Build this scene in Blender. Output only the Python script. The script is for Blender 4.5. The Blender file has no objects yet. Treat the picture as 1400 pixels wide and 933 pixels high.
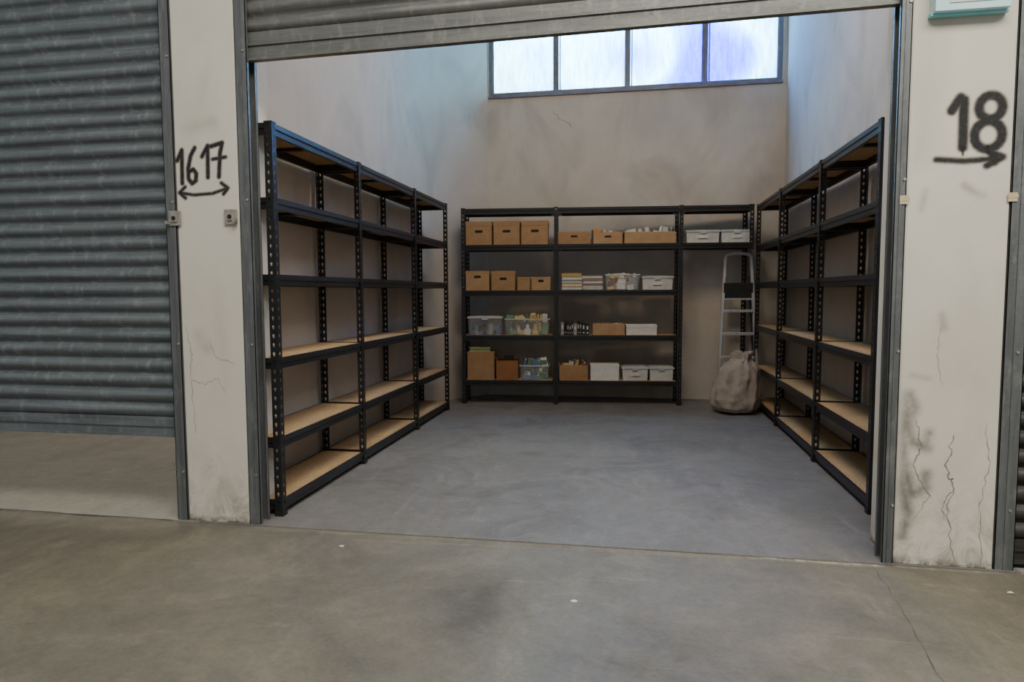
import bpy, bmesh, math, random
from mathutils import Vector, Matrix
random.seed(7)
S=bpy.context.scene
COL=S.collection

# ---------------------------------------------------------------- materials
def newmat(name):
    m=bpy.data.materials.new(name); m.use_nodes=True
    nt=m.node_tree; nt.nodes.clear()
    out=nt.nodes.new('ShaderNodeOutputMaterial'); b=nt.nodes.new('ShaderNodeBsdfPrincipled')
    nt.links.new(b.outputs[0],out.inputs[0])
    return m,nt,b,out
def ramp(nt,src,stops):
    r=nt.nodes.new('ShaderNodeValToRGB'); nt.links.new(src,r.inputs[0])
    e=r.color_ramp.elements
    while len(e)<len(stops): e.new(0.5)
    for i,(p,c) in enumerate(stops):
        e[i].position=p; e[i].color=(c,c,c,1) if isinstance(c,(int,float)) else (*c,1)
    return r
def noise(nt,scale,detail=6,rough=.6,sc=(1,1,1),dist=0):
    tc=nt.nodes.new('ShaderNodeTexCoord'); mp=nt.nodes.new('ShaderNodeMapping'); mp.inputs['Scale'].default_value=sc
    n=nt.nodes.new('ShaderNodeTexNoise'); n.inputs['Scale'].default_value=scale; n.inputs['Detail'].default_value=detail
    n.inputs['Roughness'].default_value=rough; n.inputs['Distortion'].default_value=dist
    nt.links.new(tc.outputs['Object'],mp.inputs[0]); nt.links.new(mp.outputs[0],n.inputs['Vector'])
    return n
def mix(nt,fac,a,b,mode='MIX'):
    m=nt.nodes.new('ShaderNodeMix'); m.data_type='RGBA'; m.blend_type=mode
    def s(i,x):
        if isinstance(x,bpy.types.NodeSocket): nt.links.new(x,m.inputs[i])
        elif isinstance(x,(int,float)): m.inputs[i].default_value=x
        else: m.inputs[i].default_value=(*x,1)
    s(0,fac); s(6,a); s(7,b)
    return m.outputs[2]
def math_(nt,op,a,b):
    m=nt.nodes.new('ShaderNodeMath'); m.operation=op
    for i,x in enumerate((a,b)):
        if isinstance(x,bpy.types.NodeSocket): nt.links.new(x,m.inputs[i])
        else: m.inputs[i].default_value=x
    return m.outputs[0]
def bump(nt,b,src,st,dist=.01):
    n=nt.nodes.new('ShaderNodeBump'); n.inputs['Strength'].default_value=st; n.inputs['Distance'].default_value=dist
    nt.links.new(src,n.inputs['Height']); nt.links.new(n.outputs[0],b.inputs['Normal'])
def simple(name,c1,c2=None,scale=8,rough=.6,metal=0,bmp=0,sc=(1,1,1),lo=.35,hi=.65,spec=.5,detail=6):
    m,nt,b,o=newmat(name)
    b.inputs['Roughness'].default_value=rough; b.inputs['Metallic'].default_value=metal
    b.inputs['Specular IOR Level'].default_value=spec
    c2=c2 or tuple(x*.85 for x in c1)
    n=noise(nt,scale,detail,.6,sc)
    r=ramp(nt,n.outputs['Fac'],[(lo,c1),(hi,c2)])
    nt.links.new(r.outputs[0],b.inputs['Base Color'])
    if bmp: bump(nt,b,n.outputs['Fac'],bmp)
    return m

def plaster(name,base,dirt,stain,amount=.5,low=None):
    m,nt,b,o=newmat(name); b.inputs['Roughness'].default_value=.9; b.inputs['Specular IOR Level'].default_value=.2
    n1=noise(nt,.9,5,.6,dist=.6); r1=ramp(nt,n1.outputs['Fac'],[(.38,0),(.72,1)])
    n2=noise(nt,5,8,.7); r2=ramp(nt,n2.outputs['Fac'],[(.5,0),(.75,1)])
    n3=noise(nt,1.7,4,.5,(1,1,.5),1.2); r3=ramp(nt,n3.outputs['Fac'],[(.50,0),(.72,1)])
    c=mix(nt,math_(nt,'MULTIPLY',r1.outputs[0],amount),base,dirt)
    c=mix(nt,math_(nt,'MULTIPLY',r3.outputs[0],amount*.9),c,stain)
    c=mix(nt,math_(nt,'MULTIPLY',r2.outputs[0],amount*.4),c,dirt)
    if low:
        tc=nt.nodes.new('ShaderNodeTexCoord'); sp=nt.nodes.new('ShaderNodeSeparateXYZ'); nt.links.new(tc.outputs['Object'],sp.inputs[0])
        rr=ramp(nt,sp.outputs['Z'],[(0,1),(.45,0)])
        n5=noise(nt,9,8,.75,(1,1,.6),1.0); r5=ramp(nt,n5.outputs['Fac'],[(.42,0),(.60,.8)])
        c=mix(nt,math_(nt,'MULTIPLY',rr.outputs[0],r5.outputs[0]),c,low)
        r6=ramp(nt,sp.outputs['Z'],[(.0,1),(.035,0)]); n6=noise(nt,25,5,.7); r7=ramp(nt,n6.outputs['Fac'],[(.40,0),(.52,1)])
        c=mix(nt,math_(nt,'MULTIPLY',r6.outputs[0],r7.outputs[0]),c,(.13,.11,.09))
    nt.links.new(c,b.inputs['Base Color'])
    n4=noise(nt,60,4,.6); bump(nt,b,n4.outputs['Fac'],.15,.003)
    return m

M={}
M['wall_back']=plaster('plaster_back',(.56,.50,.415),(.41,.36,.295),(.34,.30,.25),.75)
M['wall']=plaster('plaster_side',(.54,.485,.42),(.42,.375,.325),(.34,.305,.27),.7)
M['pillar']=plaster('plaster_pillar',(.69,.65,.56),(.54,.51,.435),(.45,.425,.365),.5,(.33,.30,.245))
M['ceil']=plaster('plaster_ceiling',(.52,.48,.43),(.41,.38,.34),(.36,.34,.31),.4)

def concrete(name,a,bc,stain,light,sc=1,patch=.0):
    m,nt,b,o=newmat(name); b.inputs['Specular IOR Level'].default_value=.4
    n1=noise(nt,.8*sc,6,.6,dist=.5); r1=ramp(nt,n1.outputs['Fac'],[(.35,0),(.68,1)])
    c=mix(nt,r1.outputs[0],a,bc)
    n2=noise(nt,1.6*sc,8,.62,(1,1,1),1.0); r2=ramp(nt,n2.outputs['Fac'],[(.50,0),(.70,.85)])
    c=mix(nt,r2.outputs[0],c,stain)
    n3=noise(nt,3.3*sc,8,.7,(1.6,.6,1),.8); r3=ramp(nt,n3.outputs['Fac'],[(.54,0),(.78,.7)])
    c=mix(nt,r3.outputs[0],c,light)
    if patch:
        n6=noise(nt,1.1,7,.68,(1,1.3,1),.4); r6=ramp(nt,n6.outputs['Fac'],[(.40,0),(.47,patch),(.53,patch),(.62,0)])
        c=mix(nt,r6.outputs[0],c,stain)
    n7=noise(nt,4,6,.7,(.35,3.0,1),1.5); r7=ramp(nt,n7.outputs['Fac'],[(.60,0),(.72,.35)])
    c=mix(nt,r7.outputs[0],c,light)
    n5=noise(nt,13,7,.75,(1,1,1),.5); r5=ramp(nt,n5.outputs['Fac'],[(.3,.84),(.7,1.12)])
    c=mix(nt,1.0,c,r5.outputs[0],'MULTIPLY')
    n4=noise(nt,70,5,.7); r4=ramp(nt,n4.outputs['Fac'],[(.3,.84),(.7,1.1)])
    c=mix(nt,1.0,c,r4.outputs[0],'MULTIPLY')
    nt.links.new(c,b.inputs['Base Color'])
    rr=ramp(nt,n2.outputs['Fac'],[(.3,.42),(.7,.66)]); nt.links.new(rr.outputs[0],b.inputs['Roughness'])
    bump(nt,b,n4.outputs['Fac'],.12,.003)
    return m
M['floor_in']=concrete('concrete_inside',(.160,.149,.134),(.200,.187,.168),(.122,.115,.106),(.29,.275,.25))
M['floor_out']=concrete('concrete_hall',(.175,.158,.118),(.215,.195,.147),(.115,.109,.088),(.285,.262,.205),.8,.4)
M['floor_16']=concrete('concrete_unit',(.27,.255,.215),(.31,.295,.25),(.22,.21,.18),(.35,.335,.29))

def galv(name,c1,c2,c3,metal=.55,rough=.42,streak=(.6,1,10)):
    m,nt,b,o=newmat(name); b.inputs['Metallic'].default_value=metal; b.inputs['Roughness'].default_value=rough
    n1=noise(nt,3,8,.7,streak,.4); r1=ramp(nt,n1.outputs['Fac'],[(.35,c1),(.65,c2)])
    n2=noise(nt,22,6,.7,(1,1,.35)); r2=ramp(nt,n2.outputs['Fac'],[(.52,0),(.72,.8)])
    c=mix(nt,r2.outputs[0],r1.outputs[0],c3)
    nt.links.new(c,b.inputs['Base Color'])
    n3=noise(nt,40,4,.6,(1,1,4)); rr=ramp(nt,n3.outputs['Fac'],[(.3,rough-.1),(.7,rough+.2)]); nt.links.new(rr.outputs[0],b.inputs['Roughness'])
    bump(nt,b,n3.outputs['Fac'],.15,.002)
    return m
M['slat']=galv('galvanised_slat',(.225,.255,.265),(.135,.155,.163),(.34,.37,.375),.5,.42)
M['slat2']=galv('galvanised_slat_aged',(.20,.205,.19),(.125,.13,.12),(.28,.28,.25),.45,.45)
M['slatd']=galv('galvanised_slat_dark',(.06,.057,.054),(.035,.033,.03),(.09,.085,.08),.4,.5)
M['guide']=galv('galvanised_guide',(.18,.192,.194),(.115,.123,.126),(.25,.26,.252),.45,.45,(10,10,.6))
M['post']=simple('black_enamelled_steel',(.012,.0128,.014),(.0175,.0185,.020),30,.40,.0,0,spec=.5)
M['plasticblk']=simple('black_plastic',(.009,.009,.009),(.015,.015,.015),20,.5)
def board():
    m,nt,b,o=newmat('particle_board'); b.inputs['Roughness'].default_value=.75
    n=noise(nt,90,5,.75,(1,1,1)); r=ramp(nt,n.outputs['Fac'],[(.32,(.225,.135,.058)),(.5,(.39,.255,.125)),(.7,(.51,.36,.195))])
    n2=noise(nt,3,4); r2=ramp(nt,n2.outputs['Fac'],[(.3,.82),(.7,1.08)])
    c=mix(nt,1.0,r.outputs[0],r2.outputs[0],'MULTIPLY')
    nt.links.new(c,b.inputs['Base Color']); return m
M['board']=board()
M['card']=simple('cardboard_brown',(.38,.225,.11),(.32,.185,.088),12,.85)
M['card2']=simple('cardboard_kraft',(.45,.285,.145),(.37,.23,.115),10,.85)
M['card3']=simple('cardboard_orange_brown',(.32,.13,.045),(.26,.105,.04),10,.8)
M['dark']=simple('dark_goods_and_hole_shade',(.015,.012,.01),(.02,.016,.012),10,.9)  # dark goods; also paints the shade inside handle and lock holes
M['paper']=simple('paper_white',(.72,.705,.66),(.62,.605,.56),25,.8)
M['papery']=simple('paper_yellowed',(.64,.49,.19),(.54,.40,.16),18,.8)
M['blue']=simple('blue_plastic',(.10,.17,.30),(.08,.13,.25),18,.5)
M['red']=simple('red_print',(.38,.07,.05),(.3,.05,.04),18,.6)
M['orange']=simple('orange_print',(.62,.27,.05),(.55,.22,.04),18,.6)
M['green']=simple('green_print',(.16,.27,.18),(.13,.22,.14),18,.6)
M['grey']=simple('grey_card',(.28,.28,.28),(.22,.22,.22),18,.7)
M['whitepl']=simple('white_translucent_plastic',(.64,.64,.62),(.53,.53,.51),6,.35)
M['greypl']=simple('grey_plastic_lid',(.52,.53,.52),(.44,.45,.44),6,.35)
M['alu']=simple('brushed_aluminium',(.66,.67,.68),(.54,.55,.56),30,.35,.7,0,(1,1,.1))
M['zinc']=simple('zinc_plate',(.50,.47,.41),(.34,.32,.28),30,.5,.6)
M['frame']=simple('window_frame_grey',(.19,.195,.23),(.14,.145,.18),14,.55)
M['tape']=simple('masking_tape',(.60,.50,.32),(.52,.43,.27),20,.7)
def clear():
    m,nt,b,o=newmat('clear_plastic'); b.inputs['Base Color'].default_value=(.65,.68,.70,1); b.inputs['Roughness'].default_value=.15
    n=noise(nt,7,3); r=ramp(nt,n.outputs['Fac'],[(.3,.14),(.7,.24)]); nt.links.new(r.outputs[0],b.inputs['Alpha']); return m
M['clear']=clear()
def sack():
    m,nt,b,o=newmat('woven_sack_fabric'); b.inputs['Roughness'].default_value=.95
    n=noise(nt,6,8,.7,dist=.5); r=ramp(nt,n.outputs['Fac'],[(.3,(.28,.235,.20)),(.7,(.44,.38,.33))])
    nt.links.new(r.outputs[0],b.inputs['Base Color'])
    n2=noise(nt,14,6,.65,(1,1,.5),1.); bump(nt,b,n2.outputs['Fac'],.6,.02); return m
M['sack']=sack()
def glass():
    m,nt,b,o=newmat('frosted_window_glass'); nt.nodes.remove(b)
    n=noise(nt,1.05,0,.5,(1,1,1.2),.0); r=ramp(nt,n.outputs['Fac'],[(.30,(.07,.16,1.0)),(.42,(.22,.48,1.0)),(.52,(.55,.90,1.0)),(.66,(.40,.72,1.0)),(.82,(.16,.30,1.0))])
    w=noise(nt,34,3,.6,(1,1,.16)); r2=ramp(nt,w.outputs['Fac'],[(.3,.68),(.7,1.0)])
    w2=noise(nt,70,2,.6,(1,1,.8)); r3=ramp(nt,w2.outputs['Fac'],[(.3,.82),(.7,1.0)])
    c=mix(nt,1.0,r.outputs[0],r2.outputs[0],'MULTIPLY'); c=mix(nt,1.0,c,r3.outputs[0],'MULTIPLY')
    t=nt.nodes.new('ShaderNodeBsdfTranslucent'); nt.links.new(c,t.inputs['Color'])
    g=nt.nodes.new('ShaderNodeBsdfGlossy'); g.inputs['Roughness'].default_value=.25
    mx=nt.nodes.new('ShaderNodeMixShader'); mx.inputs[0].default_value=.05
    nt.links.new(t.outputs[0],mx.inputs[1]); nt.links.new(g.outputs[0],mx.inputs[2]); nt.links.new(mx.outputs[0],o.inputs[0])
    return m
M['glass']=glass()
def decalmat(name,col,rough=.7,patchy=.75,sc=60):
    m,nt,b,o=newmat(name); b.inputs['Base Color'].default_value=(*col,1); b.inputs['Roughness'].default_value=rough
    a=nt.nodes.new('ShaderNodeAttribute'); a.attribute_name='cover'
    n=noise(nt,sc,5,.7); r=ramp(nt,n.outputs['Fac'],[(.3,patchy),(.6,1)])
    nt.links.new(math_(nt,'MULTIPLY',a.outputs['Fac'],r.outputs[0]),b.inputs['Alpha']); return m
M['spray']=decalmat('black_spray_paint',(.010,.010,.011))
M['smudge']=decalmat('grey_smudge',(.13,.125,.125),.9,.35,14)
M['oil']=decalmat('floor_stain_dark',(.075,.070,.070),.45,.1,6)
M['dust']=decalmat('floor_dust_light',(.40,.375,.30),.9,.0,16)
M['crack']=simple('crack_dark',(.20,.175,.15),(.30,.27,.23),30,.9)
M['crackf']=simple('crack_floor',(.07,.065,.055),(.10,.092,.08),30,.9)
M['diffuser']=simple('lamp_diffuser_cyan',(.48,.76,.82),(.62,.84,.90),5,.3)
M['teal']=simple('pale_cyan_plastic',(.22,.60,.68),(.30,.68,.74),8,.4)

# ---------------------------------------------------------------- mesh builder
class B:
    def __init__(s): s.v=[]; s.f=[]; s.m=[]; s.mats=[]; s.T=Matrix.Identity(4); s.sm=[]
    def mi(s,k):
        if k not in s.mats: s.mats.append(k)
        return s.mats.index(k)
    def add(s,vs,fs,k,smooth=False):
        o=len(s.v); s.v+= [tuple(s.T@Vector(p)) for p in vs]
        i=s.mi(k)
        for f in fs: s.f.append([o+a for a in f]); s.m.append(i); s.sm.append(smooth)
    def box(s,x0,x1,y0,y1,z0,z1,k,taper=0):
        t=taper
        vs=[(x0+t,y0+t,z0),(x1-t,y0+t,z0),(x1-t,y1-t,z0),(x0+t,y1-t,z0),(x0,y0,z1),(x1,y0,z1),(x1,y1,z1),(x0,y1,z1)]
        s.add(vs,[(0,3,2,1),(4,5,6,7),(0,1,5,4),(1,2,6,5),(2,3,7,6),(3,0,4,7)],k)
    def prof_x(s,prof,x0,x1,k,smooth=False,closed=True):
        n=len(prof); vs=[(x0,y,z) for y,z in prof]+[(x1,y,z) for y,z in prof]
        fs=[(i,(i+1)%n,n+(i+1)%n,n+i) for i in range(n if closed else n-1)]
        if closed: fs+=[tuple(range(n))[::-1],tuple(range(n,2*n))]
        s.add(vs,fs,k,smooth)
    def prof_y(s,prof,y0,y1,k):
        n=len(prof); vs=[(x,y0,z) for x,z in prof]+[(x,y1,z) for x,z in prof]
        s.add(vs,[(i,(i+1)%n,n+(i+1)%n,n+i) for i in range(n)]+[tuple(range(n))[::-1],tuple(range(n,2*n))],k)
    def cyl(s,p,q,r,k,n=10,r2=None):
        p=Vector(p);q=Vector(q);d=(q-p).normalized(); a=d.orthogonal().normalized(); b=d.cross(a); r2=r if r2 is None else r2
        vs=[tuple(p+(a*math.cos(t)+b*math.sin(t))*r) for t in [2*math.pi*i/n for i in range(n)]]+[tuple(q+(a*math.cos(t)+b*math.sin(t))*r2) for t in [2*math.pi*i/n for i in range(n)]]
        s.add(vs,[(i,(i+1)%n,n+(i+1)%n,n+i) for i in range(n)],k,True)
        s.add(vs[:n],[tuple(range(n))[::-1]],k); s.add(vs[n:],[tuple(range(n))],k)
    def bar(s,p,q,w,t,k,side=(0,1,0)):
        p=Vector(p);q=Vector(q);d=(q-p).normalized(); sd=Vector(side); sd=(sd-d*sd.dot(d)).normalized(); c=d.cross(sd)
        vs=[]
        for o in (p,q):
            for a,b in ((-1,-1),(1,-1),(1,1),(-1,1)): vs.append(tuple(o+c*a*w/2+sd*b*t/2))
        s.add(vs,[(0,3,2,1),(4,5,6,7),(0,1,5,4),(1,2,6,5),(2,3,7,6),(3,0,4,7)],k)
    def flange(s,o,u,w,h,k,thick,pitch=.045,hr=(.0080,.0125)):
        o=Vector(o);u=Vector(u);z=Vector((0,0,1)); n=int(h/pitch); p=h/n; t=Vector(thick)
        ang=[math.radians(22.5+45*i) for i in range(8)]
        for side in (0,1):
            for i in range(n):
                c=o+u*(w/2)+z*(p*(i+.5))+t*side
                hw=w/2; hh=p/2
                outer=[(hw,hh*.4),(hw*.4,hh),(-hw*.4,hh),(-hw,hh*.4),(-hw,-hh*.4),(-hw*.4,-hh),(hw*.4,-hh),(hw,-hh*.4)]
                corner={0:(hw,hh),2:(-hw,hh),4:(-hw,-hh),6:(hw,-hh)}
                vs=[tuple(c+u*a+z*b) for a,b in outer]+[tuple(c+u*math.cos(a)*hr[0]*(1.0 if math.sin(a)>0 else .6)+z*math.sin(a)*hr[1]) for a in ang]
                fs=[]
                for j in range(8): fs.append((j,(j+1)%8,8+(j+1)%8,8+j))
                for j in (0,2,4,6):
                    vs.append(tuple(c+u*corner[j][0]+z*corner[j][1])); fs.append((j,len(vs)-1,(j+1)%8))
                s.add(vs,fs,k)
        for a in (0,w):
            vs=[o+u*a,o+u*a+t,o+u*a+t+z*h,o+u*a+z*h]; s.add([tuple(x) for x in vs],[(0,1,2,3)],k)
        vs=[o,o+u*w,o+u*w+t,o+t]; s.add([tuple(x+z*h) for x in vs],[(0,1,2,3)],k); s.add([tuple(x) for x in vs],[(0,1,2,3)],k)
    def obj(s,name,loc=(0,0,0),rz=0,bevel=0,parent=None,recalc=True,ry=0):
        me=bpy.data.meshes.new(name); me.from_pydata(s.v,[],s.f)
        for k in s.mats: me.materials.append(M[k])
        me.polygons.foreach_set('material_index',s.m); me.polygons.foreach_set('use_smooth',s.sm)
        if recalc:
            bm=bmesh.new(); bm.from_mesh(me); bmesh.ops.recalc_face_normals(bm,faces=bm.faces); bm.to_mesh(me); bm.free()
        me.update()
        ob=bpy.data.objects.new(name,me); COL.objects.link(ob); ob.location=loc; ob.rotation_euler=(0,ry,rz)
        if bevel:
            b=ob.modifiers.new('bevel','BEVEL'); b.width=bevel; b.segments=2; b.limit_method='ANGLE'; b.angle_limit=math.radians(40)
        if parent: ob.parent=parent
        return ob
def boxobj(name,x0,x1,y0,y1,z0,z1,k,bevel=0):
    b=B(); b.box(x0,x1,y0,y1,z0,z1,k); return b.obj(name,bevel=bevel)

# ---------------------------------------------------------------- dimensions
YF=3.018; YB=7.40; XL=-2.10; XR=1.52; HC=4.6; OPEN=2.80; YS=YF-.015

# ---------------------------------------------------------------- room shell
b=B(); b.box(-9,9,-4,YS,-.13,-.006,'floor_out'); b.obj('floor')
b=B(); b.box(XL-.05,XR+.05,YS,YB+.1,-.13,0,'floor_in'); b.obj('floor_unit')
b=B(); b.box(-5.3,XL-.05,YS,YB+.1,-.13,0,'floor_16'); b.obj('floor_neighbour')
b=B(); b.box(XR+.05,5.2,YS,YB+.1,-.13,0,'floor_16'); b.obj('floor_neighbour')
# left wall, coved into the back corner
b=B()
inner=[(XL,YF+.28),(XL,6.25),(-2.092,6.42),(-2.068,6.58),(-2.02,6.75),(-1.95,6.91),(-1.86,7.06),(-1.765,7.20),(-1.675,7.31),(-1.587,YB)]
n=len(inner); vs=[(x,y,0) for x,y in inner]+[(x,y,HC) for x,y in inner]
b.add(vs,[(i,i+1,n+i+1,n+i) for i in range(n-1)],'wall',True)
outer=[(-1.75,YB),(XL-.10,6.9),(XL-.10,YF+.28)]
ring=inner+outer; m_=len(ring)
b.add([(x,y,HC) for x,y in ring],[tuple(range(m_))],'wall')
ov=[inner[-1]]+outer+[inner[0]]
b.add([(x,y,0) for x,y in ov]+[(x,y,HC) for x,y in ov],[(i,i+1,len(ov)+i+1,len(ov)+i) for i in range(len(ov)-1)],'wall')
b.obj('wall_left')
boxobj('wall_right',XR,XR+.10,YF+.28,YB,0,HC,'wall')
WX0,WX1,WZ0,WZ1=-1.575,1.475,3.285,4.25
b=B()
b.box(-5.3,5.2,YB,YB+.2,-.05,WZ0,'wall_back'); b.box(-5.3,5.2,YB,YB+.2,WZ1,HC,'wall_back')
b.box(-5.3,WX0,YB,YB+.2,WZ0,WZ1,'wall_back'); b.box(WX1,5.2,YB,YB+.2,WZ0,WZ1,'wall_back')
b.obj('wall_back')
boxobj('ceiling',-5.3,5.2,YF,YB+.2,HC,HC+.1,'ceil')
boxobj('wall_front_header',-5.3,5.2,YF,YF+.2,OPEN,HC,'pillar')
boxobj('wall_neighbour_left',-5.3,-5.2,YF,YB,0,HC,'wall')
boxobj('wall_neighbour_right',5.1,5.2,YF,YB,0,HC,'wall')
def pillar(name,x0,x1):
    b=B(); b.box(x0,x1,YF,YF+.28,-.006,OPEN,'pillar'); return b.obj(name,bevel=.008)
pillar('wall_pillar_left',-2.217,-1.877)
pillar('wall_pillar_right',1.089,1.470)

# window
b=B(); fy0,fy1=YB+.02,YB+.075
cols=[WX0,-.84,-.08,.71,WX1]
b.box(WX0,WX1,fy0,fy1,WZ0,WZ0+.04,'frame'); b.box(WX0,WX1,fy0,fy1,WZ1-.05,WZ1,'frame')
for i,x in enumerate(cols):
    x0=x-.028 if 0<i<4 else (x if i==0 else x-.05); x1=x+.028 if 0<i<4 else (x+.04 if i==0 else x)
    b.box(x0,x1,fy0,fy1,WZ0+.04,WZ1-.05,'frame')
for i in range(4):
    b.box(cols[i]+.028,cols[i+1]-.028,fy0+.03,fy0+.036,WZ0+.04,WZ1-.05,'glass')
    b.box(cols[i]+.04,cols[i]+.052,fy0+.012,fy0+.03,WZ0+.04,WZ1-.05,'frame')
b.box(WX0,WX1,YB-.025,YB+.02,WZ0-.025,WZ0,'frame')
b.obj('window_1')

# ---------------------------------------------------------------- shutters + guides
def shutter(name,x0,x1,z0,z1,y,mat,pitch=.0775,rail=.12,depth=.020,tilt=0):
    b=B(); cx=(x0+x1)/2; x0-=cx; x1-=cx; z1-=z0; zb=z0; z0=0
    prof=[(y-.012,z0+rail),(y-.012,z0+.012),(y-.026,z0+.012),(y-.026,z0),(y+.010,z0),(y+.010,z0+rail)]
    b.prof_x(prof,x0,x1,mat)
    prof=[(y-.020,z0+rail*.62),(y-.020,z0+rail*.52),(y-.012,z0+rail*.52),(y-.012,z0+rail*.62)]
    b.prof_x(prof,x0,x1,mat)
    n=int((z1-z0-rail)/pitch); z=z0+rail; pr=[]
    for i in range(n):
        for j in range(11):
            t=j/10
            if t<.82: yy=y-depth*math.sin(math.pi*t/.82)**.75
            else: yy=y+.010*math.sin(math.pi*(t-.82)/.18)
            pr.append((yy,z+pitch*t*.99))
        z+=pitch
    b.prof_x(pr,x0,x1,mat,True,False)
    return b.obj(name,(cx,0,zb),recalc=False,ry=tilt)
def guide(name,x0,x1,openside):
    b=B(); y0=YF-.004; w=.003
    b.box(x0,x1,y0,y0+w,-.006,OPEN,'guide')
    b.box(x0,x1,y0+.085,y0+.088,-.0,OPEN,'guide')
    xa=x0 if openside>0 else x1-w
    b.box(xa,xa+w,y0,y0+.088,-.0,OPEN,'guide')
    xe=x1-w if openside>0 else x0
    b.box(xe,xe+w,y0,y0+.018,-.006,OPEN,'guide')
    b.box(xe,xe+w,y0+.070,y0+.088,-.0,OPEN,'guide')
    m=(x0+x1)/2; b.box(m-.004,m+.004,y0-.003,y0,-.006,OPEN,'guide')
    for zz in (.25,.9,1.6,2.3): b.cyl((m+.013,y0-.004,zz),(m+.013,y0,zz),.006,'zinc',8)
    return b.obj(name)
guide('shutter_guide_rail',-1.875,-1.815,1)
guide('shutter_guide_rail',1.045,1.087,-1)
guide('shutter_guide_rail',-2.275,-2.219,-1)
guide('shutter_guide_rail',1.472,1.545,1)
shutter('roller_shutter',-1.862,1.076,2.281,2.79,YF+.045,'slat2',.0775,.135,tilt=-math.radians(.85))
shutter('roller_shutter',-5.15,-2.230,.420,2.79,YF+.045,'slat',.0775,.10)
shutter('roller_shutter',1.482,5.05,.02,2.79,YF+.045,'slatd',.0775,.10)

# ---------------------------------------------------------------- shelving
def beam_x(b,x0,x1,yf,ztop,sgn):
    pr=[(0,0),(0,-.026),(.006,-.030),(.006,-.056),(.028,-.056),(.028,-.012),(.012,-.012),(.012,0)]
    b.prof_x([(yf+sgn*a,ztop+c) for a,c in pr],x0,x1,'post')
def beam_y(b,y0,y1,xf,ztop,sgn):
    pr=[(0,0),(0,-.026),(.006,-.030),(.006,-.056),(.028,-.056),(.028,-.012),(.012,-.012),(.012,0)]
    b.prof_y([(xf+sgn*a,ztop+c) for a,c in pr],y0,y1,'post')
def shelf_unit(name,L,D,levels,first,H=2.0,loc=(0,0,0),rz=0,last=False,short_end=None):
    b=B(); w=.040; t=.0025
    def post(x,front,kind,z0=0):
        y=0 if front else D; sg=1 if front else -1
        xa={'start':x,'mid':x-w/2,'end':x-w}[kind]
        b.flange((xa,y,z0),(1,0,0),w,H-z0,'post',(0,sg*t,0))
        xs={'start':xa+.0,'mid':x,'end':xa+w-t}[kind]
        b.flange((xs,y+sg*t,z0),(0,sg,0),w,H-z0,'post',(t,0,0))
        if z0==0: b.box(xa-.003,xa+w+.003,min(y-sg*.003,y+sg*(w+.003)),max(y-sg*.003,y+sg*(w+.003)),0,.03,'plasticblk')
        b.box(xa-.002,xa+w+.002,min(y-sg*.002,y+sg*(w+.002)),max(y-sg*.002,y+sg*(w+.002)),H-.004,H+.003,'plasticblk')
    if first: post(0,True,'start'); post(0,False,'start')
    k='end' if last else 'mid'
    post(L,True,k,short_end or 0); post(L,False,k)
    xs=.004 if first else .021; xe=L-.004 if last else L-.021
    for z in levels:
        beam_x(b,xs,xe,.0035,z,1); beam_x(b,xs,xe,D-.0035,z,-1)
        beam_y(b,.03,D-.03,xs+.002,z,1); beam_y(b,.03,D-.03,xe-.002,z,-1)
        b.box(xs+.015,xe-.015,.0165,D-.0165,z-.0115,z+.0005,'board')
        b.box((xs+xe)/2-.02,(xs+xe)/2+.02,.035,D-.035,z-.03,z-.0125,'post')
        for x in (xs+.012,xe-.012):
            b.cyl((x,-.001,z-.02),(x,.004,z-.02),.004,'plasticblk',6)
    return b.obj(name,loc,rz)
LV=[1.997,1.63,1.245,.82,.41,.085]
y=3.144
for i,L in enumerate((1.096,1.148,.972)):
    shelf_unit('metal_shelving_unit',L,.30,LV,i==0,loc=(-1.769,y,0),rz=math.pi/2,last=(i==2)); y+=L
LR=[1.997,1.60,1.235,.815,.41,.085]
y=7.075
for i,L in enumerate((1.066,1.233,1.110)):
    shelf_unit('metal_shelving_unit',L,.29,LR,i==0,loc=(1.198,y,0),rz=-math.pi/2,last=(i==2)); y-=L
RA=math.radians(5.2); RO=Vector((-1.731,6.735,0))
BD=.29; LB=[1.997,1.632,1.168,.71,.245]
def RW(s,yy,z=0): return (RO.x+s*math.cos(RA)-yy*math.sin(RA), RO.y+s*math.sin(RA)+yy*math.cos(RA), z)
shelf_unit('metal_shelving_unit',.965,BD,LB,True,loc=RW(0,0),rz=RA)
shelf_unit('metal_shelving_unit',1.24,BD,LB,False,loc=RW(.965,0),rz=RA)
shelf_unit('metal_shelving_unit',.70,BD,LB[:2],False,loc=RW(2.205,0),rz=RA,last=True,short_end=1.56)

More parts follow.
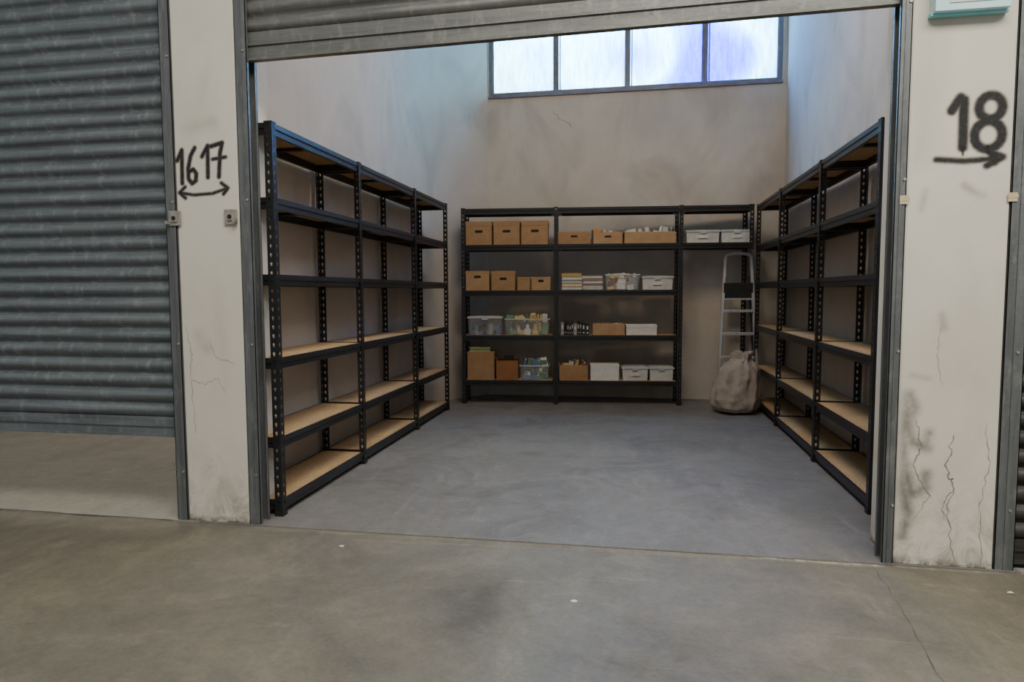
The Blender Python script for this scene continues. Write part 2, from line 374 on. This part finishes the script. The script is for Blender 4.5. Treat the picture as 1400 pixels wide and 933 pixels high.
# ---------------------------------------------------------------- boxes on the back row
def place(b,name,s0,level,yy=.035,bevel=.002,rot=0):
    return b.obj(name,RW(s0,yy,LB[level]+.001),RA+rot,bevel=bevel)
def junk(b,x0,x1,y0,y1,z0,n,hmax,mats,seed=0):
    rd=random.Random(seed)
    for i in range(n):
        w=rd.uniform(.03,.10); d=rd.uniform(.03,.1); h=rd.uniform(.02,hmax)
        cx=x0+.02+(x1-x0-.04)*((i+.5)/n); cy=rd.uniform(y0+.03,y1-.03)
        w=min(w,2*min(cx-x0,x1-cx)); d=min(d,2*min(cy-y0,y1-cy))
        b.T=Matrix.Translation((cx,cy,z0))@Matrix.Rotation(rd.uniform(-.25,.25),4,'Y')@Matrix.Rotation(rd.uniform(-.2,.2),4,'X')
        k=rd.choice(mats)
        if rd.random()<.25: b.cyl((0,0,-.01),(0,0,h),w*.3,k,10); b.cyl((0,0,h),(0,0,h+.012),w*.14,'paper',8)
        else: b.box(-w/2,w/2,-d/2,d/2,-.01,h,k)
        b.T=Matrix.Identity(4)
def oval(b,cx,cz,w,h,y,k):
    n=16; pts=[]
    for i in range(n):
        a=2*math.pi*i/n; pts.append((cx+(w/2-h/2)*(1 if math.cos(a)>0 else -1)+h/2*math.cos(a),y,cz+h/2*math.sin(a)))
    b.add(pts,[tuple(range(n))],k)
def archive_box(s0,level,w,h,d=.235,mat='card',hole=True,name='cardboard_archive_box',lid=.05,yy=.03):
    b=B(); e=.003
    b.box(e,w-e,e,d-e,0,h-.006,mat); b.box(0,w,0,d,h-lid,h,mat)
    b.box(w*.5-.004,w*.5+.004,.0,d,h,h+.0012,mat)
    if hole: oval(b,w/2,(h-lid)*.72 if lid>.03 else h*.7,min(.085,w*.3),.028,e-.0008,'dark')  # flat dark oval, nothing cut: the hole's shade is in its colour
    return place(b,name,s0,level,yy)
def open_box(s0,level,w,h,d=.22,mat='card2',hole=False,seed=1,n=7,hmax=.07,mats=('paper','papery','grey','blue'),flaps=True,name='open_cardboard_box'):
    b=B(); t=.004
    b.box(0,w,0,d,0,t,mat); b.box(0,w,0,t,0,h,mat); b.box(0,w,d-t,d,0,h,mat); b.box(0,t,t,d-t,0,h,mat); b.box(w-t,w,t,d-t,0,h,mat)
    if flaps:
        for x,sx in ((0,-1),(w,1)):
            b.bar((x-sx*.002,d/2,h),(x+sx*.010,d/2,h+.035),d*.9,.003,mat,side=(1,0,0))
    if hole: oval(b,w/2,h*.62,min(.07,w*.3),.02,-.0008,'dark')  # uncut handle hole, its shade painted as a dark oval
    junk(b,t,w-t,t,d-t,h*.75,n,hmax,mats,seed)
    return place(b,name,s0,level)
def bin_(s0,level,w,h,d=.22,body='clear',lid='greypl',seed=2,n=6,cont=('paper','papery','grey'),over=0,name='plastic_storage_bin',label=False):
    b=B(); tp=.010
    def ring(z,ins): return [(ins,ins,z),(w-ins,ins,z),(w-ins,d-ins,z),(ins,d-ins,z)]
    vs=ring(0,tp)+ring(h-.012,.004)
    b.add(vs,[(0,1,2,3),(0,1,5,4),(1,2,6,5),(2,3,7,6),(3,0,4,7)],body)
    for x in (w*.25,w*.75): b.box(x-.003,x+.003,.001,.006,.015,h-.02,body)
    b.box(-.004,w+.004,-.004,.004,h-.020,h-.008,lid); b.box(-.004,w+.004,d-.004,d+.004,h-.020,h-.008,lid)
    b.box(-.004,.004,.004,d-.004,h-.020,h-.008,lid); b.box(w-.004,w+.004,.004,d-.004,h-.020,h-.008,lid)
    if label: b.box(w*.35,w*.65,-.0035,.001,h*.35,h*.6,'paper')
    if body=='clear': junk(b,tp+.004,w-tp-.004,tp+.004,d-tp-.004,.012,n,h*.72,cont,seed); junk(b,tp+.01,w-tp-.01,tp,d*.5,.012,n,h*.5,cont,seed+9)
    if over: junk(b,.01,w-.01,.01,d-.01,h-.03,n+2,over,cont,seed+5)
    else:
        b.box(0,w,0,d,h-.008,h,lid); b.box(w*.1,w*.9,d*.1,d*.9,h,h+.004,lid)
        for x in (w*.5,): b.box(x-.03,x+.03,-.009,-.004,h-.035,h-.004,lid)
    return place(b,name,s0,level)
def papers(s0,level,w,h,d=.22,mats=('paper','papery','grey','paper'),seed=3,name='paper_stack',cols=1):
    b=B(); rd=random.Random(seed)
    for c in range(cols):
        z=0; x0=c*w/cols; ww=w/cols-.004
        while z<h*(1 if c%2==0 else .85):
            t=rd.uniform(.006,.018); o=rd.uniform(-.008,.008)
            b.box(x0+max(0,o),x0+ww+min(0,o),max(0,o+.004),d+min(0,o),z,z+t-.0012,rd.choice(mats)); z+=t
    return place(b,name,s0,level,bevel=0)
px=lambda u:(u-631)/135.1
for u in (636.5,675,714): archive_box(px(u),1,.272,.240,mat='card')
open_box(px(764),1,.325,.125,mat='card',hole=True,n=3,hmax=.03,mats=('card','grey'),flaps=False)
open_box(px(812),1,.29,.115,mat='card2',hole=True,n=7,hmax=.075,mats=('paper','orange','card','grey'),seed=11)
open_box(px(854),1,.51,.115,mat='card2',n=12,hmax=.09,mats=('paper','whitepl','whitepl','green'),seed=4,flaps=False)
for u in (936,982): bin_(px(u),1,.33 if u==936 else .31,.125,body='whitepl',lid='greypl',label=True)
archive_box(px(636),2,.245,.20,mat='card2',lid=.03); archive_box(px(671.5),2,.25,.20,mat='card',lid=.035)
archive_box(px(708),2,.135,.135,mat='card',hole=False,lid=.02,d=.2,name='cardboard_box'); archive_box(px(727),2,.20,.135,mat='card2',lid=.02,d=.2)
papers(px(769),2,.42,.165,cols=2,mats=('paper','papery','grey','paper','paper','card'))
bin_(px(829),2,.34,.165,body='clear',n=8,cont=('paper','blue','orange','papery','red','grey'),over=.03,seed=21)
bin_(px(878),2,.31,.135,body='whitepl',lid='greypl',label=True)
bin_(px(638),3,.36,.19,body='clear',n=8,cont=('grey','blue','dark','orange','papery','dark'),seed=31)
bin_(px(690),3,.46,.175,body='clear',n=9,cont=('papery','papery','paper','papery','green'),over=.075,seed=33)
def binders(s0,level,w,h,seed):
    b=B(); rd=random.Random(seed); x=0
    while x<w-.02:
        t=rd.uniform(.02,.04); t=min(t,w-x); hh=h*rd.uniform(.8,1); k=rd.choice(['dark','plasticblk','dark','plasticblk','grey'])
        b.box(x,x+t-.002,0,.2,0,hh,k)
        if rd.random()<.5: b.box(x+t*.3,x+t*.65,-.001,0,hh*.5,hh*.8,'paper')
        b.cyl((x+t/2,-.0015,hh*.2),(x+t/2,0,hh*.2),t*.22,'alu',8); x+=t
    return place(b,'ring_binder_row',s0,level,bevel=.001)
binders(px(768),3,.29,.135,5)
open_box(px(811.5),3,.325,.115,mat='card2',n=5,hmax=.03,mats=('paper','card'),flaps=False,seed=8)
archive_box(px(857),3,.31,.105,mat='paper',hole=False,name='white_storage_box',lid=.03)
archive_box(px(637),4,.285,.29,mat='card',hole=False,lid=.02,name='cardboard_box')
b=B(); b.box(0,.22,0,.2,0,.006,'papery'); b.box(.005,.215,.005,.195,.006,.034,'green'); b.box(0,.22,0,.2,.034,.042,'papery'); b.obj('folder_stack',RW(px(640),.045,LB[4]+.001+.2925),RA+.05,bevel=.001)
open_box(px(678),4,.225,.20,mat='card3',n=7,hmax=.10,mats=('paper','card3','blue','papery','dark'),seed=41,flaps=True)
bin_(px(711),4,.30,.16,body='clear',n=9,cont=('paper','papery','paper','blue','green'),over=.10,seed=43)
open_box(px(766),4,.29,.155,mat='card',n=9,hmax=.08,mats=('paper','blue','papery','grey','card3'),seed=51)
archive_box(px(808.5),4,.295,.165,mat='paper',hole=False,name='white_storage_box',lid=.025)
bin_(px(852),4,.265,.14,body='whitepl',lid='greypl',label=True); bin_(px(889),4,.245,.14,body='whitepl',lid='greypl')

# ---------------------------------------------------------------- step ladder
def ladder():
    b=B()
    H=1.50; y0,y1=-.0,.16
    def fr(t,sx,w0=.20,w1=.125): return (sx*(w0+(w1-w0)*t), y0+(y1-y0)*t, H*t)
    for sx in (-1,1):
        b.bar(fr(.012,sx),fr(1,sx),.028,.055,'alu'); b.box(sx*.20-.022,sx*.20+.022,-.035,.035,0,.03,'plasticblk')
        b.bar((sx*.185,.045,.02),(sx*.115,.205,1.30),.020,.02,'plasticblk')
    pr=fr(1,-1); n=8; last=pr
    for i in range(1,n+1):
        a=math.pi*i/n; p=(-.125*math.cos(a),y1,H+.035*math.sin(a)); b.bar(last,p,.028,.04,'alu'); last=p
    for i,z in enumerate((.24,.48,.72,.95)):
        t=z/H; w=.20+(.125-.20)*t; yy=y0+(y1-y0)*t
        b.box(-w+.012,w-.012,yy-.045,yy+.035,z-.012,z+.012,'alu')
        for q in range(5): b.box(-w+.014,w-.014,yy-.043+q*.016,yy-.037+q*.016,z+.012,z+.015,'alu')
    z=1.06;t=z/H; yy=y1*t+.0
    b.box(-.142,.142,yy-.02,yy+.01,z,z+.175,'plasticblk'); b.box(-.142,.142,yy-.026,yy-.02,z,z+.02,'alu')
    return b.obj('step_ladder',(1.045,7.04,0),0,bevel=.002)
ladder()

# ---------------------------------------------------------------- sack
def sack_obj():
    from mathutils import noise as mn
    bm=bmesh.new()
    rings=30; seg=64
    prof=[(0,.0),(.02,.17),(.06,.213),(.14,.222),(.24,.212),(.34,.19),(.42,.16),(.475,.12),(.515,.08),(.54,.088),(.575,.095),(.57,.04)]
    def rad(t):
        x=t*(len(prof)-1); i=min(int(x),len(prof)-2); f=x-i
        return prof[i][0]+(prof[i+1][0]-prof[i][0])*f, prof[i][1]+(prof[i+1][1]-prof[i][1])*f
    R=[]
    for i in range(rings*2):
        t=i/(rings*2-1); z,r=rad(t); row=[]
        if i==0: r=.08
        for j in range(seg):
            a=2*math.pi*j/seg
            fold=1+.10*min(1,z*2)*math.sin(7*a+3*z)*.5+.06*math.sin(13*a-5*z)*z*2
            nn=mn.noise(Vector((math.cos(a)*2.2,math.sin(a)*2.2,z*6)))*.035
            nb=mn.noise(Vector((math.cos(a)*6,math.sin(a)*6,z*16)))*.016
            rr=r*fold+(nn+nb)*(1 if r>.06 else .3)
            lean=.06*(z/.58)**1.6
            x=rr*math.cos(a)*1.0+lean
            if z>.50: x+=.02*math.sin(3*a)
            row.append(bm.verts.new((x,rr*math.sin(a)*.80+z*.08,max(0.0,z+(.015*math.sin(5*a) if z>.53 else 0)))))
        R.append(row)
    for i in range(len(R)-1):
        for j in range(seg): bm.faces.new((R[i][j],R[i][(j+1)%seg],R[i+1][(j+1)%seg],R[i+1][j]))
    bm.faces.new(R[0][::-1]); bm.faces.new(R[-1])
    for f in bm.faces: f.smooth=True
    me=bpy.data.meshes.new('sack'); bm.to_mesh(me); bm.free(); me.materials.append(M['sack'])
    o=bpy.data.objects.new('fabric_sack',me); COL.objects.link(o); o.location=(.958,6.60,0)
    s=o.modifiers.new('s','SUBSURF'); s.levels=1; s.render_levels=1
    return o
sack_obj()

# ---------------------------------------------------------------- decals
def decal(name,strokes,mat,plane='Y',off=0,step=.004,soft=.006,maxa=1.0):
    xs=[p[0] for st in strokes for p in st[0]]; zs=[p[1] for st in strokes for p in st[0]]
    R=max(st[1] for st in strokes)+soft+step
    x0,x1,z0,z1=min(xs)-R,max(xs)+R,min(zs)-R,max(zs)+R
    nx=int((x1-x0)/step)+1; nz=int((z1-z0)/step)+1
    segs=[]
    for pts,r in strokes:
        for a,b in zip(pts,pts[1:]): segs.append((a[0],a[1],b[0],b[1],r))
    def cov(x,z):
        best=0
        for ax,az,bx,bz,r in segs:
            dx,dz=bx-ax,bz-az; l=dx*dx+dz*dz or 1e-9
            t=max(0,min(1,((x-ax)*dx+(z-az)*dz)/l)); d=math.hypot(x-ax-t*dx,z-az-t*dz)
            c=max(0,min(1,(r+soft-d)/(2*soft))); c=c*c*(3-2*c)
            if c>best: best=c
        return best
    vid={};vs=[];al=[];fs=[]
    g=[[cov(x0+i*step,z0+j*step) for j in range(nz)] for i in range(nx)]
    for i in range(nx-1):
        for j in range(nz-1):
            q=[(i,j),(i+1,j),(i+1,j+1),(i,j+1)]
            if max(g[a][c] for a,c in q)<=0: continue
            f=[]
            for a,c in q:
                if (a,c) not in vid:
                    vid[(a,c)]=len(vs); x=x0+a*step; z=z0+c*step
                    vs.append((x,off,z) if plane=='Y' else (x,z,off)); al.append(g[a][c]*maxa)
                f.append(vid[(a,c)])
            fs.append(f)
    me=bpy.data.meshes.new(name); me.from_pydata(vs,[],fs); at=me.attributes.new('cover','FLOAT','POINT'); at.data.foreach_set('value',al)
    me.materials.append(M[mat]); ob=bpy.data.objects.new(name,me); COL.objects.link(ob); return ob
def circ(cx,cz,rx,rz,n=18,a0=0,a1=2*math.pi): return [(cx+rx*math.cos(a0+(a1-a0)*i/n),cz+rz*math.sin(a0+(a1-a0)*i/n)) for i in range(n+1)]
r=.0105
decal('graffiti_number_paint',[
 ([(-2.203,1.80),(-2.176,1.850),(-2.180,1.69)],r),
 ([(-2.106,1.858),(-2.130,1.82),(-2.145,1.76),(-2.145,1.71),(-2.127,1.688),(-2.106,1.70),(-2.102,1.735),(-2.118,1.755),(-2.142,1.745)],r),
 ([(-2.068,1.815),(-2.036,1.865),(-2.040,1.715)],r),
 ([(-2.018,1.862),(-1.958,1.876),(-1.971,1.83),(-1.981,1.715)],r),([(-2.012,1.80),(-1.942,1.808)],r*.8),
 ([(-2.195,1.645),(-2.12,1.632),(-2.02,1.636),(-1.94,1.658)],r*.7),([(-2.165,1.672),(-2.197,1.645),(-2.165,1.618)],r*.8),([(-1.970,1.685),(-1.935,1.660),(-1.960,1.632)],r*.8)],
 'spray','Y',YF-.0012,.004,.007)
r=.018
decal('graffiti_number_paint',[
 ([(1.245,1.865),(1.275,1.915),(1.288,1.905),(1.290,1.72)],r),
 (circ(1.385,1.872,.042,.046),r),(circ(1.380,1.764,.050,.055),r),
 ([(1.195,1.675),(1.30,1.665),(1.425,1.672)],r*.6),([(1.385,1.70),(1.435,1.676),(1.380,1.645)],r*.75),([(1.40,1.685),(1.405,1.66)],r)],
 'spray','Y',YF-.0012,.004,.010)
decal('graffiti_drip_paint',[([(1.290,1.72),(1.292,1.69)],.004),([(1.380,1.72),(1.382,1.695)],.004)],'spray','Y',YF-.0014,.003,.004,.8)
decal('wall_smudge',[([(1.13,.72),(1.155,.66),(1.12,.60)],.012),([(1.125,.66),(1.13,.58),(1.15,.52),(1.205,.50)],.016),([(1.20,.50),(1.21,.56)],.012),([(1.125,.42),(1.15,.30),(1.20,.33)],.020),([(1.20,.33),(1.205,.39)],.014),([(1.12,.34),(1.14,.22),(1.125,.12)],.016),([(1.12,.72),(1.115,.3)],.010)],'smudge','Y',YF-.001,.008,.028,.62)
decal('wall_smudge',[([(1.16,1.55),(1.15,1.48)],.006),([(1.30,1.57),(1.34,1.54),(1.37,1.53)],.008),([(1.24,1.05),(1.25,1.0)],.01),([(1.14,.80),(1.20,.79)],.004)],'smudge','Y',YF-.001,.008,.022,.35)
decal('wall_smudge',[([(-2.12,.95),(-2.08,.88)],.01),([(-2.15,1.95),(-2.0,1.98)],.01),([(-2.0,.2),(-1.95,.12)],.02)],'smudge','Y',YF-.001,.008,.05,.22)
def crack(name,pts,w=.003,plane='Y',off=YF-.0014,jit=.006,seed=0,n=9,mat='crack'):
    rd=random.Random(seed); P=[]
    for a,b in zip(pts,pts[1:]):
        for i in range(n):
            t=i/n; P.append((a[0]+(b[0]-a[0])*t+rd.uniform(-jit,jit),a[1]+(b[1]-a[1])*t+rd.uniform(-jit,jit)))
    P.append(pts[-1]); vs=[];fs=[]
    for i,p in enumerate(P):
        q=P[min(i+1,len(P)-1)]; o=P[max(i-1,0)]; dx,dz=q[0]-o[0],q[1]-o[1]; l=math.hypot(dx,dz) or 1; nx,nz=-dz/l,dx/l
        ww=w*.5*rd.uniform(.3,1.2)*(1-abs(i/(len(P)-1)-.4)*.8)
        for sgn in (-1,1):
            x,z=p[0]+nx*ww*sgn,p[1]+nz*ww*sgn; vs.append((x,off,z) if plane=='Y' else (x,z,off))
    for i in range(len(P)-1): fs.append((2*i,2*i+1,2*i+3,2*i+2))
    me=bpy.data.meshes.new(name); me.from_pydata(vs,[],fs); me.materials.append(M[mat]); ob=bpy.data.objects.new(name,me); COL.objects.link(ob)
crack('plaster_crack',[(-2.19,.98),(-2.165,.85),(-2.175,.72),(-2.16,.45)],.0028,seed=1)
crack('plaster_crack',[(-2.175,.72),(-2.10,.70),(-2.03,.73),(-1.99,.66)],.002,seed=2)
crack('plaster_crack',[(-2.06,.92),(-2.04,.84),(-1.93,.80)],.002,seed=3)
crack('plaster_crack',[(1.16,.62),(1.18,.5),(1.15,.42),(1.22,.30),(1.17,.2)],.005,seed=4)
crack('plaster_crack',[(1.30,.55),(1.28,.42),(1.31,.34),(1.29,.22),(1.33,.02)],.006,seed=5,jit=.009)
crack('plaster_crack',[(1.31,.34),(1.27,.26),(1.28,.2)],.004,seed=15,jit=.007)
crack('plaster_crack',[(1.42,.60),(1.44,.45),(1.41,.25),(1.43,.0)],.003,seed=6)
crack('plaster_crack',[(1.24,1.0),(1.23,.9),(1.25,.75)],.002,seed=16)
crack('plaster_crack',[(-.87,3.10),(-.78,3.0),(-.70,2.96),(-.66,2.90)],.010,'Y',YB-.0015,.012,8)
crack('floor_crack',[(1.00,2.93),(.96,2.5),(.91,2.11),(.85,1.7)],.0045,'Z',-.0045,.006,9,mat='crackf')
crack('floor_joint',[(-5.2,YS),(-3.4,YS+.004),(-2.3,YS)],.014,'Z',.001,.003,10,mat='crackf')
rd=random.Random(5)
pts=[(-1.28+i*.12, 2.90+.10*(i/19)+rd.uniform(-.012,.012)) for i in range(20)]
decal('threshold_wear',[(pts,.004)],'dust','Z',-.0046,.012,.022,.7)
pts=[(-1.80+i*.13, 2.985+rd.uniform(-.012,.012)) for i in range(22)]
decal('threshold_wear',[(pts,.01)],'dust','Z',-.0044,.012,.04,.6)
decal('threshold_wear',[([(.55,3.0),(.75,2.99),(1.02,2.985)],.014),([(1.1,2.99),(1.47,2.985)],.006)],'dust','Z',-.0042,.01,.02,.95)
decal('floor_stain',[([(-.62,2.45),(-.55,2.33),(-.58,2.2)],.05)],'oil','Z',-.0044,.02,.20,.38)
decal('floor_stain',[([(-.02,2.2),(.12,2.15),(.2,2.1)],.04),([(-.1,2.05),(.3,2.0)],.05)],'oil','Z',-.0044,.02,.24,.36)

# ---------------------------------------------------------------- lock brackets, tape, lamp, debris
def lockplate(x,z,flip=1):
    b=B(); y=YF-.008
    b.box(x-.034,x+.034,y-.004,y,z-.036,z+.036,'zinc'); b.box(x-.016,x+.016,y-.012,y-.004,z-.018,z+.018,'zinc')
    b.cyl((x,y-.016,z),(x,y-.012,z),.010,'dark',12)  # solid disc, coloured dark for the shade inside a lock hole
    b.box(x+flip*.030-.006,x+flip*.030+.006,y-.03,y-.004,z-.030,z-.014,'zinc')
    for a in (-1,1):
        for c in (-1,1): b.cyl((x+a*.025,y-.006,z+c*.028),(x+a*.025,y-.004,z+c*.028),.004,'zinc',6)
    if abs(x)<2.0: b.box(x-.02,x+.02,y,YF-.0005,z-.02,z+.02,'zinc')
    b.obj('shutter_lock_bracket',bevel=.001)
lockplate(-2.222,1.52,-1); lockplate(-1.920,1.52,1)
for i,x in enumerate((1.08,1.475)):
    b=B(); b.box(x-.017,x+.017,YF-.0085,YF-.0075,1.50,1.535,'tape'); b.bar((x-.017,YF-.009,1.518),(x+.02,YF-.009,1.522),.012,.0008,'tape'); b.obj('masking_tape_piece')
b=B(); b.box(1.15,1.415,YF-.055,YF-.001,2.235,2.36,'diffuser'); b.box(1.143,1.422,YF-.030,YF-.001,2.226,2.240,'teal'); b.box(1.143,1.422,YF-.030,YF-.001,2.355,2.372,'teal'); b.box(1.20,1.37,YF-.058,YF-.055,2.262,2.33,'paper'); b.obj('emergency_exit_light',bevel=.006)
rd=random.Random(2)
for x,y in ((-.21,2.45),(1.43,2.80),(-1.30,2.82)):
    bm=bmesh.new(); n=7; c=[bm.verts.new((.014*math.cos(6.28*i/n)*rd.uniform(.6,1.2),.010*math.sin(6.28*i/n)*rd.uniform(.6,1.2),.001+rd.uniform(0,.003))) for i in range(n)]
    t=bm.verts.new((0,0,.007))
    for i in range(n): bm.faces.new((c[i],c[(i+1)%n],t))
    me=bpy.data.meshes.new('chip'); bm.to_mesh(me); bm.free(); me.materials.append(M['paper']); o=bpy.data.objects.new('plaster_chip',me); COL.objects.link(o); o.location=(x,y,-.006)

# ---------------------------------------------------------------- lighting
w=bpy.data.worlds.new('World'); S.world=w; w.use_nodes=True
bg=w.node_tree.nodes['Background']; bg.inputs[0].default_value=(.92,.95,1,1); bg.inputs[1].default_value=.36
def area(name,loc,rot,sx,sy,e,col):
    l=bpy.data.lights.new(name,'AREA'); l.shape='RECTANGLE'; l.size=sx; l.size_y=sy; l.energy=e; l.color=col
    o=bpy.data.objects.new(name,l); COL.objects.link(o); o.location=loc; o.rotation_euler=[math.radians(a) for a in rot]; return o
area('daylight_outside_window',(-.05,YB+.75,3.95),(-80,0,0),3.4,1.6,760,(.86,.94,1))
area('hall_ceiling_lights',(1.6,-.3,5.2),(22,0,0),5,1.6,400,(1,.94,.83))
area('unit_warm_fill',(-.2,4.3,HC-.25),(8,0,0),1.2,1.0,72,(1,.86,.70))  # added warm fill to balance the blue window light, no known lamp
area('neighbour_fill',(-3.6,5.2,HC-.05),(0,0,0),2,2,75,(1,.97,.92))  # added fill to brighten the neighbour floor, no lamp known there

# ---------------------------------------------------------------- camera
cd=bpy.data.cameras.new('Camera'); cd.sensor_width=36; cd.lens=36*922.44/1400; cd.clip_start=.05
cam=bpy.data.objects.new('Camera',cd); COL.objects.link(cam); S.camera=cam
ya,pi_,ro=math.radians(10.177),math.radians(4.138),math.radians(.252)
fw=Vector((-math.sin(ya)*math.cos(pi_),math.cos(ya)*math.cos(pi_),-math.sin(pi_)))
rr=Vector((math.cos(ya),math.sin(ya),0)); uu=rr.cross(fw)
r2=rr*math.cos(ro)-uu*math.sin(ro); u2=rr*math.sin(ro)+uu*math.cos(ro)
mw=Matrix((( r2.x,u2.x,-fw.x,0),(r2.y,u2.y,-fw.y,0),(r2.z,u2.z,-fw.z,1.15),(0,0,0,1)))
cam.matrix_world=mw
